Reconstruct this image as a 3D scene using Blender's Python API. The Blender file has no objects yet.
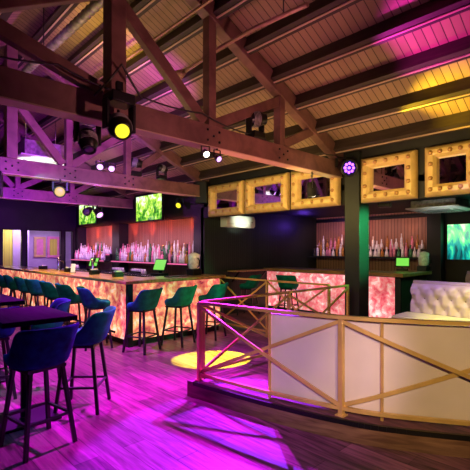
import bpy, bmesh, math, random
from mathutils import Vector, Matrix
random.seed(7)
scene = bpy.context.scene
col = scene.collection
PI = math.pi
SA, CA = math.sin(math.radians(44)), math.cos(math.radians(44))

def vat(px, U):
    """V where the sight line of column px meets the plane U"""
    k = (px - 235) / 400
    return U / (SA + CA * k) * (CA - SA * k)

def room(X, Y):
    return (CA * X + SA * Y, -SA * X + CA * Y)

# ------------------------------------------------------------------ materials
def nm(name):
    m = bpy.data.materials.new(name); m.use_nodes = True
    nt = m.node_tree
    return m, nt, nt.nodes['Principled BSDF']

def mat(name, c, rough=.5, metal=0, noise=0.0, nscale=8, coat=0, sheen=0, bump=0.0, spec=.5):
    m, nt, b = nm(name)
    b.inputs['Roughness'].default_value = rough
    b.inputs['Metallic'].default_value = metal
    b.inputs['Coat Weight'].default_value = coat
    b.inputs['Sheen Weight'].default_value = sheen
    b.inputs['Specular IOR Level'].default_value = spec
    b.inputs['Base Color'].default_value = (*c, 1)
    if noise or bump:
        tc = nt.nodes.new('ShaderNodeTexCoord')
        n = nt.nodes.new('ShaderNodeTexNoise'); n.inputs['Scale'].default_value = nscale
        n.inputs['Detail'].default_value = 5
        nt.links.new(tc.outputs['Object'], n.inputs['Vector'])
        if noise:
            r = nt.nodes.new('ShaderNodeValToRGB')
            r.color_ramp.elements[0].position = .3; r.color_ramp.elements[1].position = .7
            r.color_ramp.elements[0].color = (*[x * (1 - noise) for x in c], 1)
            r.color_ramp.elements[1].color = (*[min(1, x * (1 + noise)) for x in c], 1)
            nt.links.new(n.outputs['Fac'], r.inputs['Fac'])
            nt.links.new(r.outputs['Color'], b.inputs['Base Color'])
        if bump:
            bp = nt.nodes.new('ShaderNodeBump'); bp.inputs['Strength'].default_value = bump
            nt.links.new(n.outputs['Fac'], bp.inputs['Height'])
            nt.links.new(bp.outputs['Normal'], b.inputs['Normal'])
    return m

def emis(name, c, s):
    m, nt, b = nm(name)
    b.inputs['Base Color'].default_value = (0.02, 0.02, 0.02, 1)
    b.inputs['Emission Color'].default_value = (*c, 1)
    b.inputs['Emission Strength'].default_value = s
    return m

def wood(name, c1, c2, rough=.5, scale=(1, 12, 12), coat=0, spec=.5):
    """stretched noise grain; scale gives the squeeze per axis"""
    m, nt, b = nm(name)
    tc = nt.nodes.new('ShaderNodeTexCoord'); mp = nt.nodes.new('ShaderNodeMapping')
    mp.inputs['Scale'].default_value = scale
    n = nt.nodes.new('ShaderNodeTexNoise'); n.inputs['Scale'].default_value = 2.2; n.inputs['Detail'].default_value = 8
    n.inputs['Distortion'].default_value = .6
    r = nt.nodes.new('ShaderNodeValToRGB')
    r.color_ramp.elements[0].position = .3; r.color_ramp.elements[1].position = .72
    r.color_ramp.elements[0].color = (*c1, 1); r.color_ramp.elements[1].color = (*c2, 1)
    nt.links.new(tc.outputs['Object'], mp.inputs['Vector']); nt.links.new(mp.outputs['Vector'], n.inputs['Vector'])
    nt.links.new(n.outputs['Fac'], r.inputs['Fac']); nt.links.new(r.outputs['Color'], b.inputs['Base Color'])
    b.inputs['Roughness'].default_value = rough; b.inputs['Coat Weight'].default_value = coat; b.inputs['Specular IOR Level'].default_value = spec
    bp = nt.nodes.new('ShaderNodeBump'); bp.inputs['Strength'].default_value = .15
    nt.links.new(n.outputs['Fac'], bp.inputs['Height']); nt.links.new(bp.outputs['Normal'], b.inputs['Normal'])
    return m

def boards(name, c1, c2, axis, width, gap=.08, rough=.6, gapdark=.25, bstr=.6):
    """parallel boards across an axis, with a groove between and a tone of its own for each"""
    m, nt, b = nm(name); N = nt.nodes; L = nt.links
    tc = N.new('ShaderNodeTexCoord'); sp = N.new('ShaderNodeSeparateXYZ'); L.new(tc.outputs['Object'], sp.inputs[0])
    d = N.new('ShaderNodeMath'); d.operation = 'DIVIDE'; d.inputs[1].default_value = width; L.new(sp.outputs[axis], d.inputs[0])
    fl = N.new('ShaderNodeMath'); fl.operation = 'FLOOR'; L.new(d.outputs[0], fl.inputs[0])
    fr = N.new('ShaderNodeMath'); fr.operation = 'FRACT'; L.new(d.outputs[0], fr.inputs[0])
    wn = N.new('ShaderNodeTexWhiteNoise'); wn.noise_dimensions = '1D'; L.new(fl.outputs[0], wn.inputs['W'])
    nz = N.new('ShaderNodeTexNoise'); nz.inputs['Scale'].default_value = 3; nz.inputs['Detail'].default_value = 6
    L.new(tc.outputs['Object'], nz.inputs['Vector'])
    ad = N.new('ShaderNodeMath'); ad.operation = 'MULTIPLY_ADD'; ad.inputs[1].default_value = .5
    L.new(wn.outputs['Value'], ad.inputs[0])
    h = N.new('ShaderNodeMath'); h.operation = 'MULTIPLY'; h.inputs[1].default_value = .5; L.new(nz.outputs['Fac'], h.inputs[0])
    L.new(h.outputs[0], ad.inputs[2])
    mx = N.new('ShaderNodeMix'); mx.data_type = 'RGBA'; L.new(ad.outputs[0], mx.inputs[0])
    mx.inputs[6].default_value = (*c1, 1); mx.inputs[7].default_value = (*c2, 1)
    gp = N.new('ShaderNodeMath'); gp.operation = 'GREATER_THAN'; gp.inputs[1].default_value = gap; L.new(fr.outputs[0], gp.inputs[0])
    m2 = N.new('ShaderNodeMix'); m2.data_type = 'RGBA'; L.new(gp.outputs[0], m2.inputs[0])
    m2.inputs[6].default_value = (*[x * gapdark for x in c1], 1); L.new(mx.outputs[2], m2.inputs[7])
    L.new(m2.outputs[2], b.inputs['Base Color'])
    bp = N.new('ShaderNodeBump'); bp.inputs['Strength'].default_value = bstr; bp.inputs['Distance'].default_value = .02
    L.new(gp.outputs[0], bp.inputs['Height']); L.new(bp.outputs['Normal'], b.inputs['Normal'])
    b.inputs['Roughness'].default_value = rough
    return m

def floor_mat():
    m, nt, b = nm('plank_floor'); N = nt.nodes; L = nt.links
    tc = N.new('ShaderNodeTexCoord'); mp = N.new('ShaderNodeMapping'); mp.inputs['Rotation'].default_value = (0, 0, PI / 2)
    L.new(tc.outputs['Object'], mp.inputs['Vector'])
    br = N.new('ShaderNodeTexBrick'); br.offset = .37
    br.inputs['Scale'].default_value = 1; br.inputs['Brick Width'].default_value = 1.25; br.inputs['Row Height'].default_value = .2
    br.inputs['Mortar Size'].default_value = .004; br.inputs['Color1'].default_value = (.12, .12, .12, 1)
    br.inputs['Color2'].default_value = (.9, .9, .9, 1); br.inputs['Mortar'].default_value = (0, 0, 0, 1)
    L.new(mp.outputs['Vector'], br.inputs['Vector'])
    m2 = N.new('ShaderNodeMapping'); m2.inputs['Scale'].default_value = (14, 1.2, 1); L.new(tc.outputs['Object'], m2.inputs['Vector'])
    n = N.new('ShaderNodeTexNoise'); n.inputs['Scale'].default_value = 2; n.inputs['Detail'].default_value = 8; n.inputs['Distortion'].default_value = .8
    L.new(m2.outputs['Vector'], n.inputs['Vector'])
    mx = N.new('ShaderNodeMix'); mx.data_type = 'FLOAT'; mx.inputs[0].default_value = .74
    L.new(br.outputs['Color'], mx.inputs[2]); L.new(n.outputs['Fac'], mx.inputs[3])
    r = N.new('ShaderNodeValToRGB'); e = r.color_ramp.elements
    e[0].position = .30; e[0].color = (.035, .014, .018, 1); e[1].position = .70; e[1].color = (.36, .15, .19, 1)
    L.new(mx.outputs[0], r.inputs['Fac']); L.new(r.outputs['Color'], b.inputs['Base Color'])
    b.inputs['Roughness'].default_value = .42
    b.inputs['Specular IOR Level'].default_value = .35
    return m

def onyx_mat(name='backlit_onyx', pink=0, st=1.0):
    m, nt, b = nm(name); N = nt.nodes; L = nt.links
    tc = N.new('ShaderNodeTexCoord')
    n = N.new('ShaderNodeTexNoise'); n.inputs['Scale'].default_value = 6.5; n.inputs['Detail'].default_value = 9; n.inputs['Roughness'].default_value = .62; n.inputs['Distortion'].default_value = .5
    L.new(tc.outputs['Object'], n.inputs['Vector'])
    r = N.new('ShaderNodeValToRGB'); e = r.color_ramp.elements
    e[0].position = .30; e[0].color = (.28, .02, .05, 1)
    e[1].position = .70; e[1].color = (1, .85, .6, 1)
    if pink:
        e[0].color = (.55, .03, .08, 1); e[1].color = (1, .88, .84, 1)
        a = e.new(.45); a.color = (.9, .16, .2, 1)
        a = e.new(.55); a.color = (1, .36, .36, 1)
    else:
        a = e.new(.42); a.color = (.62, .10, .10, 1)
        a = e.new(.5); a.color = (.9, .24, .14, 1)
        a = e.new(.57); a.color = (1, .46, .20, 1)
        a = e.new(.63); a.color = (1, .58, .42, 1)
    L.new(n.outputs['Fac'], r.inputs['Fac'])
    L.new(r.outputs['Color'], b.inputs['Base Color']); L.new(r.outputs['Color'], b.inputs['Emission Color'])
    n2 = N.new('ShaderNodeTexNoise'); n2.inputs['Scale'].default_value = 1.7; n2.inputs['Detail'].default_value = 3
    L.new(tc.outputs['Object'], n2.inputs['Vector'])
    mr = N.new('ShaderNodeMapRange'); mr.inputs[1].default_value = .35; mr.inputs[2].default_value = .65
    mr.inputs[3].default_value = st * .45; mr.inputs[4].default_value = st * 1.15
    L.new(n2.outputs['Fac'], mr.inputs[0]); L.new(mr.outputs[0], b.inputs['Emission Strength'])
    b.inputs['Base Color'].default_value = (.3, .1, .06, 1); b.inputs['Roughness'].default_value = .25
    return m

def screen_mat(name, stops, scale, strength, stretch=(1, 1, 1), dist=1.0):
    m, nt, b = nm(name); N = nt.nodes; L = nt.links
    tc = N.new('ShaderNodeTexCoord'); mp = N.new('ShaderNodeMapping'); mp.inputs['Scale'].default_value = stretch
    L.new(tc.outputs['Object'], mp.inputs['Vector'])
    n = N.new('ShaderNodeTexNoise'); n.inputs['Scale'].default_value = scale; n.inputs['Detail'].default_value = 4; n.inputs['Distortion'].default_value = dist
    L.new(mp.outputs['Vector'], n.inputs['Vector'])
    sp = N.new('ShaderNodeSeparateXYZ'); L.new(tc.outputs['Object'], sp.inputs[0])
    ad = N.new('ShaderNodeMath'); ad.operation = 'MULTIPLY_ADD'; ad.inputs[1].default_value = .35
    L.new(sp.outputs[2], ad.inputs[0]); L.new(n.outputs['Fac'], ad.inputs[2])
    r = N.new('ShaderNodeValToRGB'); e = r.color_ramp.elements
    e[0].position, e[0].color = stops[0][0], (*stops[0][1], 1)
    e[1].position, e[1].color = stops[-1][0], (*stops[-1][1], 1)
    for p, c in stops[1:-1]:
        a = e.new(p); a.color = (*c, 1)
    L.new(ad.outputs[0], r.inputs['Fac']); L.new(r.outputs['Color'], b.inputs['Emission Color'])
    b.inputs['Base Color'].default_value = (0, 0, 0, 1); b.inputs['Emission Strength'].default_value = strength
    b.inputs['Roughness'].default_value = .15
    return m

M = dict(
    timber=wood('painted_timber', (.085, .038, .036), (.19, .095, .085), .5, (2, 2, 2)),
    roof=boards('roof_boards', (.20, .125, .085), (.33, .22, .145), 'Y', .095, .11, .55),
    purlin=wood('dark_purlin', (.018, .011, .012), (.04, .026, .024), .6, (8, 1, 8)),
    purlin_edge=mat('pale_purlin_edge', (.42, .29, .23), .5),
    floor=floor_mat(),
    skirt=wood('platform_wood', (.10, .05, .03), (.26, .15, .09), .4, (1.5, 1.5, 14)),
    black=mat('black_paint', (.010, .010, .013), .6, noise=.3, nscale=3),
    darkwall=boards('dark_slat_wall', (.010, .015, .013), (.022, .030, .027), 'X', .07, .22, .55, .3),
    redslat=boards('slatted_wood_wall', (.30, .13, .08), (.48, .23, .13), 'Y', .09, .15, .45, .3),
    metalblk=mat('black_metal', (.007, .007, .009), .35, .3, bump=.02, nscale=40),
    chrome=mat('steel', (.55, .55, .58), .25, 1, noise=.1),
    gold=mat('gold_metal', (.66, .46, .14), .35, .35, noise=.15, nscale=6),
    goldpad=mat('gold_leatherette', (.66, .46, .18), .42, .15, noise=.12, nscale=9, bump=.05),
    goldbtn=mat('gold_button', (.50, .27, .10), .3, .4, noise=.1),
    mirror=mat('mirror_glass', (.75, .72, .8), .03, 1, noise=.02),
    white=mat('white_panel', (.62, .58, .54), .5, noise=.06, nscale=3),
    whitepl=mat('white_plastic', (.80, .80, .78), .35, noise=.04),
    grey=mat('grey_plastic', (.25, .25, .27), .4, noise=.1),
    velvet=mat('teal_velvet', (.006, .17, .12), .8, noise=.45, nscale=9, sheen=.0, bump=.05, spec=.12),
    velvet_b=mat('blue_velvet', (.003, .05, .13), .8, noise=.5, nscale=12, sheen=.0, bump=.05, spec=.12),
    leg=mat('dark_stool_leg', (.018, .013, .02), .4, noise=.2),
    table=wood('dark_table_wood', (.005, .005, .007), (.014, .011, .015), .85, (14, 1, 1), 0, .04),
    counter=wood('amber_counter_wood', (.22, .10, .04), (.55, .30, .12), .28, (7, 1.2, 3), .4),
    onyx=onyx_mat(st=1.25),
    onyx_pink=onyx_mat('pink_backlit_onyx', 1, 1.15),
    cushion=mat('lilac_leatherette', (.46, .36, .52), .4, noise=.05, nscale=5),
    cushion_btn=mat('tuft_button', (.10, .07, .12), .4, noise=.1),
    seat_white=mat('seat_leatherette', (.70, .66, .50), .4, noise=.05, nscale=5),
    tv=screen_mat('tv_picture', [(.28, (.01, .06, .01)), (.42, (.10, .42, .03)), (.55, (.55, .8, .08)), (.66, (.75, 1, .6)), (.8, (.8, .95, 1))], 6, 1.4),
    greenscreen=screen_mat('green_wave_picture', [(.3, (.0, .05, .06)), (.45, (0, .35, .3)), (.56, (.1, .9, .25)), (.7, (.7, 1, .6))], 2.2, 1.5, (1, 1, .5), 2.5),
    pos=emis('green_display', (.25, .9, .10), .9),
    lens_y=emis('yellow_lens', (1, .88, .03), 1.2),
    lens_w=emis('warm_white_lens', (1, .85, .6), 5),
    lens_p=emis('violet_led', (.30, .06, 1), 7),
    lens_m=emis('magenta_lens', (.8, .35, 1), 2.5),
    lens_amber=emis('amber_lens', (1, .65, .2), .9),
    lens_off=mat('dark_lens', (.03, .03, .06), .08, noise=.1),
    led_pink=emis('pink_led', (1, .15, .40), 1.0),
    galv=mat('galvanised_duct', (.33, .32, .30), .45, .5, noise=.45, nscale=14, bump=.3),
    pipe=mat('painted_pipe', (.32, .18, .15), .4, .2, noise=.2),
    cable=mat('cable', (.02, .018, .02), .5, noise=.1),
    purplewall=mat('pale_plaster', (.50, .42, .55), .7, noise=.05),
    curtain=boards('yellow_curtain', (.65, .70, .06), (.8, .8, .12), 'X', .06, .2, .7, .6),
    pinkframe=mat('pink_frame', (.75, .25, .4), .4, noise=.1),
    frost=mat('frosted_panel', (.6, .5, .7), .4, noise=.05),
)
BC = [('clear', (.85, .78, .84)), ('amber', (.50, .20, .05)), ('green', (.05, .20, .08)),
      ('dark', (.03, .02, .03)), ('pink', (.75, .25, .40)), ('white', (.85, .82, .85))]
for n_, c_ in BC:
    M['b_' + n_] = mat('bottle_' + n_, c_, .12, 0, noise=.25, nscale=20, coat=.4)

# ------------------------------------------------------------------ mesh helpers
class MB:
    def __init__(s): s.v = []; s.f = []; s.sm = []
    def add(s, vs, fs, smooth=False):
        o = len(s.v); s.v += [tuple(p) for p in vs]; s.f += [[i + o for i in f] for f in fs]; s.sm += [smooth] * len(fs); return s
    def box(s, x0, x1, y0, y1, z0, z1):
        vs = [(x, y, z) for z in (z0, z1) for y in (y0, y1) for x in (x0, x1)]
        return s.add(vs, [(0, 2, 3, 1), (4, 5, 7, 6), (0, 1, 5, 4), (2, 6, 7, 3), (0, 4, 6, 2), (1, 3, 7, 5)])
    def bar(s, a, b, w, h, up=(0, 0, 1)):
        """rectangular bar a->b, w sideways, h along up"""
        a, b = Vector(a), Vector(b); d = (b - a).normalized(); up = Vector(up)
        sd = d.cross(up)
        if sd.length < 1e-4: sd = d.cross(Vector((0, 1, 0)))
        sd.normalize(); u = sd.cross(d).normalized()
        vs = [p + sd * (w / 2 * i) + u * (h / 2 * j) for p in (a, b) for i, j in ((-1, -1), (1, -1), (1, 1), (-1, 1))]
        return s.add(vs, [(0, 1, 2, 3), (7, 6, 5, 4), (0, 4, 5, 1), (1, 5, 6, 2), (2, 6, 7, 3), (3, 7, 4, 0)])
    def tube(s, pts, r, n=10, r2=None):
        pts = [Vector(p) for p in pts]; vs = []; k = len(pts)
        for i, p in enumerate(pts):
            d = (pts[min(i + 1, k - 1)] - pts[max(i - 1, 0)]).normalized()
            ref = Vector((0, 0, 1)) if abs(d.z) < .9 else Vector((1, 0, 0))
            a = d.cross(ref).normalized(); b = a.cross(d)
            rr = r if r2 is None else r + (r2 - r) * i / (k - 1)
            vs += [p + (a * math.cos(2 * PI * j / n) + b * math.sin(2 * PI * j / n)) * rr for j in range(n)]
        fs = [(i * n + j, i * n + (j + 1) % n, (i + 1) * n + (j + 1) % n, (i + 1) * n + j) for i in range(k - 1) for j in range(n)]
        s.add(vs, fs, True); o = len(s.v) - len(vs)
        s.f += [[o + j for j in range(n)][::-1], [o + (k - 1) * n + j for j in range(n)]]; s.sm += [False, False]
        return s
    def lathe(s, prof, c=(0, 0, 0), axis=(0, 0, 1), n=20):
        """prof: (radius, distance along axis)"""
        ax = Vector(axis).normalized(); ref = Vector((0, 0, 1)) if abs(ax.z) < .9 else Vector((1, 0, 0))
        a = ax.cross(ref).normalized(); b = ax.cross(a); c = Vector(c); vs = []
        for r, h in prof:
            r = max(r, 1e-4)
            vs += [c + ax * h + (a * math.cos(2 * PI * j / n) + b * math.sin(2 * PI * j / n)) * r for j in range(n)]
        fs = [(i * n + j, i * n + (j + 1) % n, (i + 1) * n + (j + 1) % n, (i + 1) * n + j) for i in range(len(prof) - 1) for j in range(n)]
        fs += [tuple(range(n))[::-1], tuple(range((len(prof) - 1) * n, len(prof) * n))]
        return s.add(vs, fs, True)
    def prism(s, poly, z0, z1):
        n = len(poly); vs = [(x, y, z0) for x, y in poly] + [(x, y, z1) for x, y in poly]
        return s.add(vs, [tuple(range(n))[::-1], tuple(range(n, 2 * n))] + [(i, (i + 1) % n, n + (i + 1) % n, n + i) for i in range(n)])
    def build(s, name, m, parent=None, bevel=0, subsurf=0, seg=2):
        me = bpy.data.meshes.new(name); me.from_pydata(s.v, [], s.f)
        bm = bmesh.new(); bm.from_mesh(me)
        bmesh.ops.recalc_face_normals(bm, faces=bm.faces); bm.to_mesh(me); bm.free()
        for p, q in zip(me.polygons, s.sm): p.use_smooth = q
        me.materials.append(M[m] if isinstance(m, str) else m)
        o = bpy.data.objects.new(name, me); col.objects.link(o)
        if parent: o.parent = parent
        if bevel:
            b = o.modifiers.new('bevel', 'BEVEL'); b.width = bevel; b.segments = seg; b.limit_method = 'ANGLE'; b.angle_limit = .6
            for p in me.polygons: p.use_smooth = True
            me.set_sharp_from_angle(angle=.6)
        if subsurf:
            b = o.modifiers.new('sub', 'SUBSURF'); b.levels = subsurf; b.render_levels = subsurf
            for p in me.polygons: p.use_smooth = True
        return o

def tag(o, label, cat, group=None, kind=None):
    o['label'] = label; o['category'] = cat
    if group: o['group'] = group
    if kind: o['kind'] = kind
    return o
def struct(o, label=None):
    o['kind'] = 'structure'
    if label: o['label'] = label
    return o
def thing(name, label, cat, loc=(0, 0, 0), rz=0, group=None):
    o = bpy.data.objects.new(name, None); col.objects.link(o); o.empty_display_size = .1
    o.location = loc; o.rotation_euler = (0, 0, rz)
    return tag(o, label, cat, group)
def copy_tree(o, parent=None):
    kids = [c for c in list(col.objects) if c.parent == o]
    c = o.copy(); col.objects.link(c)
    if parent: c.parent = parent
    for k in kids: copy_tree(k, c)
    return c

# ------------------------------------------------------------------ shell
EAVE = 6.25
def zr(U):
    return 6.0 - .45 * U if U >= 1.88 else 5.154 - .45 * (1.88 - U)

struct(MB().box(-3, 11, -2, 17.6, -.1, 0).build('floor', 'floor'), 'dark plank floor lit magenta')

def roof_slab(b, Ua, Ub, V0, V1, t=.06):
    za, zb = zr(Ua), zr(Ub)
    vs = [(Ua, V0, za), (Ub, V0, zb), (Ub, V1, zb), (Ua, V1, za)]
    b.add(vs + [(x, y, z + t) for x, y, z in vs], [(3, 2, 1, 0), (4, 5, 6, 7), (0, 1, 5, 4), (1, 2, 6, 5), (2, 3, 7, 6), (3, 0, 4, 7)])
rb = MB(); roof_slab(rb, 1.88, 6.5, -2, 15.2); roof_slab(rb, -3, 1.88, -2, 15.2)
ceil = struct(rb.build('ceiling', 'roof'), 'pitched boarded ceiling over dark purlins')
for U in [2.15 + .52 * i for i in range(8)] + [1.5 - .52 * i for i in range(7)]:
    z = zr(U) - .075; s = -.45 if U > 1.88 else .45
    up = Vector((-s, 0, 1)).normalized()
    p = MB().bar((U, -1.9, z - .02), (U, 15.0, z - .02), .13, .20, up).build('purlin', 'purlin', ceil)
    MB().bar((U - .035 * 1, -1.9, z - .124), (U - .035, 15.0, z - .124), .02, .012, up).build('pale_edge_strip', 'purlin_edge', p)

# walls
def gable(U0, U1, V0, V1, z0):
    pts = [(U0, z0), (U1, z0), (U1, zr(U1))] + ([(1.88, zr(1.88))] if U0 < 1.88 < U1 else []) + [(U0, zr(U0))]
    n = len(pts); vs = [(u, V0, z) for u, z in pts] + [(u, V1, z) for u, z in pts]
    return vs, [tuple(range(n)), tuple(range(n, 2 * n))[::-1]] + [(i, (i + 1) % n, n + (i + 1) % n, n + i) for i in range(n)]
b = MB(); b.add(*gable(-3, 6.3, 15.0, 15.2, 2.32))
b.box(-3, 3.66, 15, 15.2, 0, 2.32).box(4.30, 4.42, 15, 15.2, 0, 2.32).box(5.62, 5.72, 15, 15.2, 0, 2.32).box(6.05, 6.3, 15, 15.2, 0, 2.32)
struct(b.build('wall_far', 'black'), 'black end wall with openings to the next room')
struct(MB().box(-3.1, -3, -2, 15.2, 0, 3.1).build('wall_left', 'black'))
# end room seen through the openings
struct(MB().box(3, 8.2, 17.4, 17.55, 0, 2.6).build('wall_end_room', 'purplewall'), 'pale wall of the room beyond the openings')
struct(MB().box(3, 8.2, 15.2, 17.4, 2.55, 2.65).build('ceiling_end_room', 'purplewall'))
for i, (x0, x1) in enumerate(((3.66, 4.30), (4.42, 5.62), (5.72, 6.05))):
    fb = MB()
    fb.box(x0, x0 + .04, 14.96, 15.02, 0, 2.32).box(x1 - .04, x1, 14.96, 15.02, 0, 2.32).box(x0, x1, 14.96, 15.02, 2.28, 2.32)
    struct(fb.build('door_%d' % (i + 1), 'metalblk', bevel=.005), 'dark frame of an opening in the end wall')
# back bar wall: black above the bays, slatted wood inside the bays
Ub = 6.15
vpost1, vpost0 = vat(118.5, 6.1), vat(111.5, 6.1)
vend = vat(196, 6.1)
b = MB()
b.add([(Ub, 7.3, 2.43), (Ub, 15, 2.43), (Ub, 15, zr(Ub)), (Ub, 7.3, zr(Ub)), (6.4, 7.3, 2.43), (6.4, 15, 2.43), (6.4, 15, zr(6.4)), (6.4, 7.3, zr(6.4))],
      [(0, 1, 2, 3), (7, 6, 5, 4), (0, 4, 5, 1), (1, 5, 6, 2), (2, 6, 7, 3), (3, 7, 4, 0)])
b.box(Ub - .03, 6.45, vpost1, vpost0, 0, 2.43).box(Ub - .03, 6.45, 14.75, 15, 0, 2.43)
struct(b.build('wall_bar', 'black'), 'black wall framing the bottle bays')
struct(MB().box(6.45, 6.55, 7.4, 15, 0, 2.5).build('wall_bar_slats', 'redslat'), 'slatted wood wall behind the bottles')
struct(MB().box(6.02, 6.55, 7.3, vend, 0, 3.28).build('wall_corner', 'black'), 'black corner block between the two bars')
# dark wall with the split air conditioner, alcove of second bar
struct(MB().box(6.02, 10.8, 7.28, 7.4, 0, 2.6).build('wall_middle', 'darkwall'), 'dark ribbed wall')
struct(MB().box(10.6, 10.75, 3.7, 7.3, 0, 2.6).build('wall_second_bar', 'redslat'), 'slatted wood wall behind second bar')
b = MB().box(10.3, 10.75, -2, 3.4, 0, 2.6).box(10.0, 10.75, 3.4, 3.72, 0, 2.6)
struct(b.build('wall_right', 'black'), 'dark wall beside second bar')
struct(MB().box(6.0, 10.8, -2, 7.3, 2.6, 2.7).build('ceiling_low', 'black'), 'low black ceiling over second bar')
b = MB().box(6.0, 6.2, -2, 7.28, 2.36, 2.6)
b.add([(6.0, -2, 2.6), (6.0, 7.28, 2.6), (6.0, 7.28, zr(6.0)), (6.0, -2, zr(6.0)), (6.2, -2, 2.6), (6.2, 7.28, 2.6), (6.2, 7.28, zr(6.2)), (6.2, -2, zr(6.2))],
      [(0, 1, 2, 3), (7, 6, 5, 4), (0, 4, 5, 1), (1, 5, 6, 2), (2, 6, 7, 3), (3, 7, 4, 0)])
struct(b.build('trim_1', 'black'), 'black fascia carrying the mirrors')
struct(MB().box(10.52, 10.6, 3.75, 7.25, 2.44, 2.54).build('trim_2', 'metalblk', bevel=.01))
c = MB().box(5.93, 6.25, 3.25, 3.52, 0, 3.2).build('support_column', mat('dark_column_paint', (.010, .013, .015), .55, noise=.2), bevel=.01)
tag(c, 'square dark column standing under the roof between the gold mirrors', 'column')

# ------------------------------------------------------------------ trusses
bolt0 = {}
def truss(V, label, posts, left_extra=False, T=.15):
    t = thing('roof_truss', label, 'truss', (0, V, 0), 0, 'timber roof trusses')
    zb, zt = 2.82, 3.07
    MB().box(-2.9, 5.95, -T / 2, T / 2, zb, zt).build('tie_beam', 'timber', t, bevel=.008)
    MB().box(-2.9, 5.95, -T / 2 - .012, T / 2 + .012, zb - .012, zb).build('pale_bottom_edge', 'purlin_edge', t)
    MB().box(1.80, 1.96, -.09, .09, zt, zr(1.88) - .1).build('king_post', 'timber', t, bevel=.008)
    for s, U1 in ((1, 6.0), (-1, -2.95)):
        z1 = zr(U1) - .16; z0 = zr(1.88) - .16
        MB().bar((1.88, 0, z0), (U1, 0, z1), .14, .2).build('rafter', 'timber', t, bevel=.008)
    p2, p3 = posts
    for U in (p2, p3, 1.88 - (p2 - 1.88), 1.88 - (p3 - 1.88)):
        MB().box(U - .055, U + .055, -.06, .06, zt, zr(U) - .22).build('post', 'timber', t, bevel=.006)
    def strut(a, c): MB().bar((a[0], 0, a[1]), (c[0], 0, c[1]), .09, .13).build('strut', 'timber', t, bevel=.006)
    strut((1.92, 4.05), (p2 - .1, 3.1))
    strut((p2 + .05, 3.1), (p3, zr(p3) - .3))
    strut((p3 + .05, 3.1), (p3 + .75, zr(p3 + .75) - .25))
    if left_extra:
        strut((1.8, 4.12), (.3, 3.28)); strut((1.75, 3.12), (.2, 3.6))
    else:
        strut((1.8, 4.1), (1.88 - (p2 - 1.88) + .1, 3.1))
    strut((1.88 - (p2 - 1.88) - .05, 3.1), (1.88 - (p3 - 1.88), zr(p3) - .3))
    for U in (1.88, p2, p3):
        for dx, dz in ((-.09, -.06), (.09, -.06), (-.09, .06), (.09, .06), (0, 0)):
            if 'b' not in bolt0:
                bolt0['b'] = bo = MB().lathe([(.016, 0), (.016, .012), (.006, .02)], (0, 0, 0), (0, -1, 0), 8).build('bolt', 'metalblk', t)
            else:
                bo = bolt0['b'].copy(); col.objects.link(bo); bo.parent = t
            bo.location = (U + dx, -T / 2, 2.945 + dz)
    return t
truss(3.65, 'nearest heavy timber truss, its tie beam crossing the whole photo above the bar', (3.1, 4.40), True)
truss(7.15, 'middle timber truss glowing purple, above the bar stools', (2.80, 3.95))
truss(10.5, 'farthest timber truss lit violet, in front of the black end wall', (2.9, 4.2))
truss(.15, 'timber truss over the near end of the room', (3.1, 4.4))

# ------------------------------------------------------------------ ducts, pipes, cables
prof = []
for i in range(34):
    h = i * .11; prof += [(.052, h), (.060, h + .02), (.052, h + .04)]
dd = MB().lathe(prof, (1.95, 3.9, 4.28), (0, 1, .02), 14).build('spiral_duct', 'galv')
tag(dd, 'silver ribbed duct running under the boards near the top left', 'duct')
for V in (4.3, 6.0): MB().tube([(2.0, V, 4.3), (2.0, V, zr(2) - .02)], .008, 6).build('hanger', 'cable', dd)
pp = MB().tube([(3.2, 2.3, 3.98), (3.2, 3.0, 4.03), (3.2, 3.6, 4.02), (3.2, 4.25, 3.96)], .024, 10).build('ceiling_pipe', 'pipe')
tag(pp, 'short thick pinkish pipe with a flared nozzle hanging between truss posts', 'pipe')
MB().lathe([(.025, 0), (.05, .06), (.075, .14), (.06, .14)], (3.2, 4.25, 3.96), (-.3, 1, -.25), 12).build('nozzle', 'pipe', pp)
for V in (2.6, 3.65): MB().tube([(3.2, V, 4.0), (3.2, V, zr(3.2) - .02)], .008, 6).build('hanger', 'cable', pp)
p2 = MB().tube([(2.85, -1, 4.32), (2.85, 3, 4.34), (2.85, 8, 4.3)], .018, 8).build('ceiling_pipe', 'pipe')
tag(p2, 'long thin conduit above the flared pipe', 'pipe')
for V in (1.0, 3.5, 6.8): MB().tube([(2.85, V, 4.32), (2.85, V, zr(2.85) - .02)], .008, 6).build('hanger', 'cable', p2)
def cable(pts, label, r=.009):
    P = []
    for a, c in zip(pts[:-1], pts[1:]):
        a, c = Vector(a), Vector(c)
        for i in range(8):
            t = i / 8; q = a.lerp(c, t); q.z -= .35 * t * (1 - t) * (c - a).length * .35; P.append(q)
    P.append(Vector(pts[-1]))
    return tag(MB().tube(P, r, 6).build('power_cable', 'cable'), label, 'cable')
cable([(.6, 3.54, 3.1), (1.3, 3.54, 3.2), (1.75, 3.5, 3.1)], 'black cable sagging along the near tie beam to the big moving light')
cable([(2.1, 3.5, 3.12), (2.9, 3.54, 3.16), (3.7, 3.6, 3.1)], 'black cable draped along the near tie beam right of the king post')
cable([(1.6, 3.5, 3.0), (1.85, 3.45, 3.35), (2.1, 3.5, 3.1)], 'looped cable gathered over the big moving light', .012)
cable([(5.2, 3.52, 3.1), (5.6, 3.50, 3.12), (5.80, 3.46, 3.1)], 'thin cable feeding the violet LED lamp on the column')

# ------------------------------------------------------------------ stage lights
def aim(o, d):
    o.rotation_mode = 'QUATERNION'; o.rotation_quaternion = Vector(d).to_track_quat('-Z', 'Y')

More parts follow.
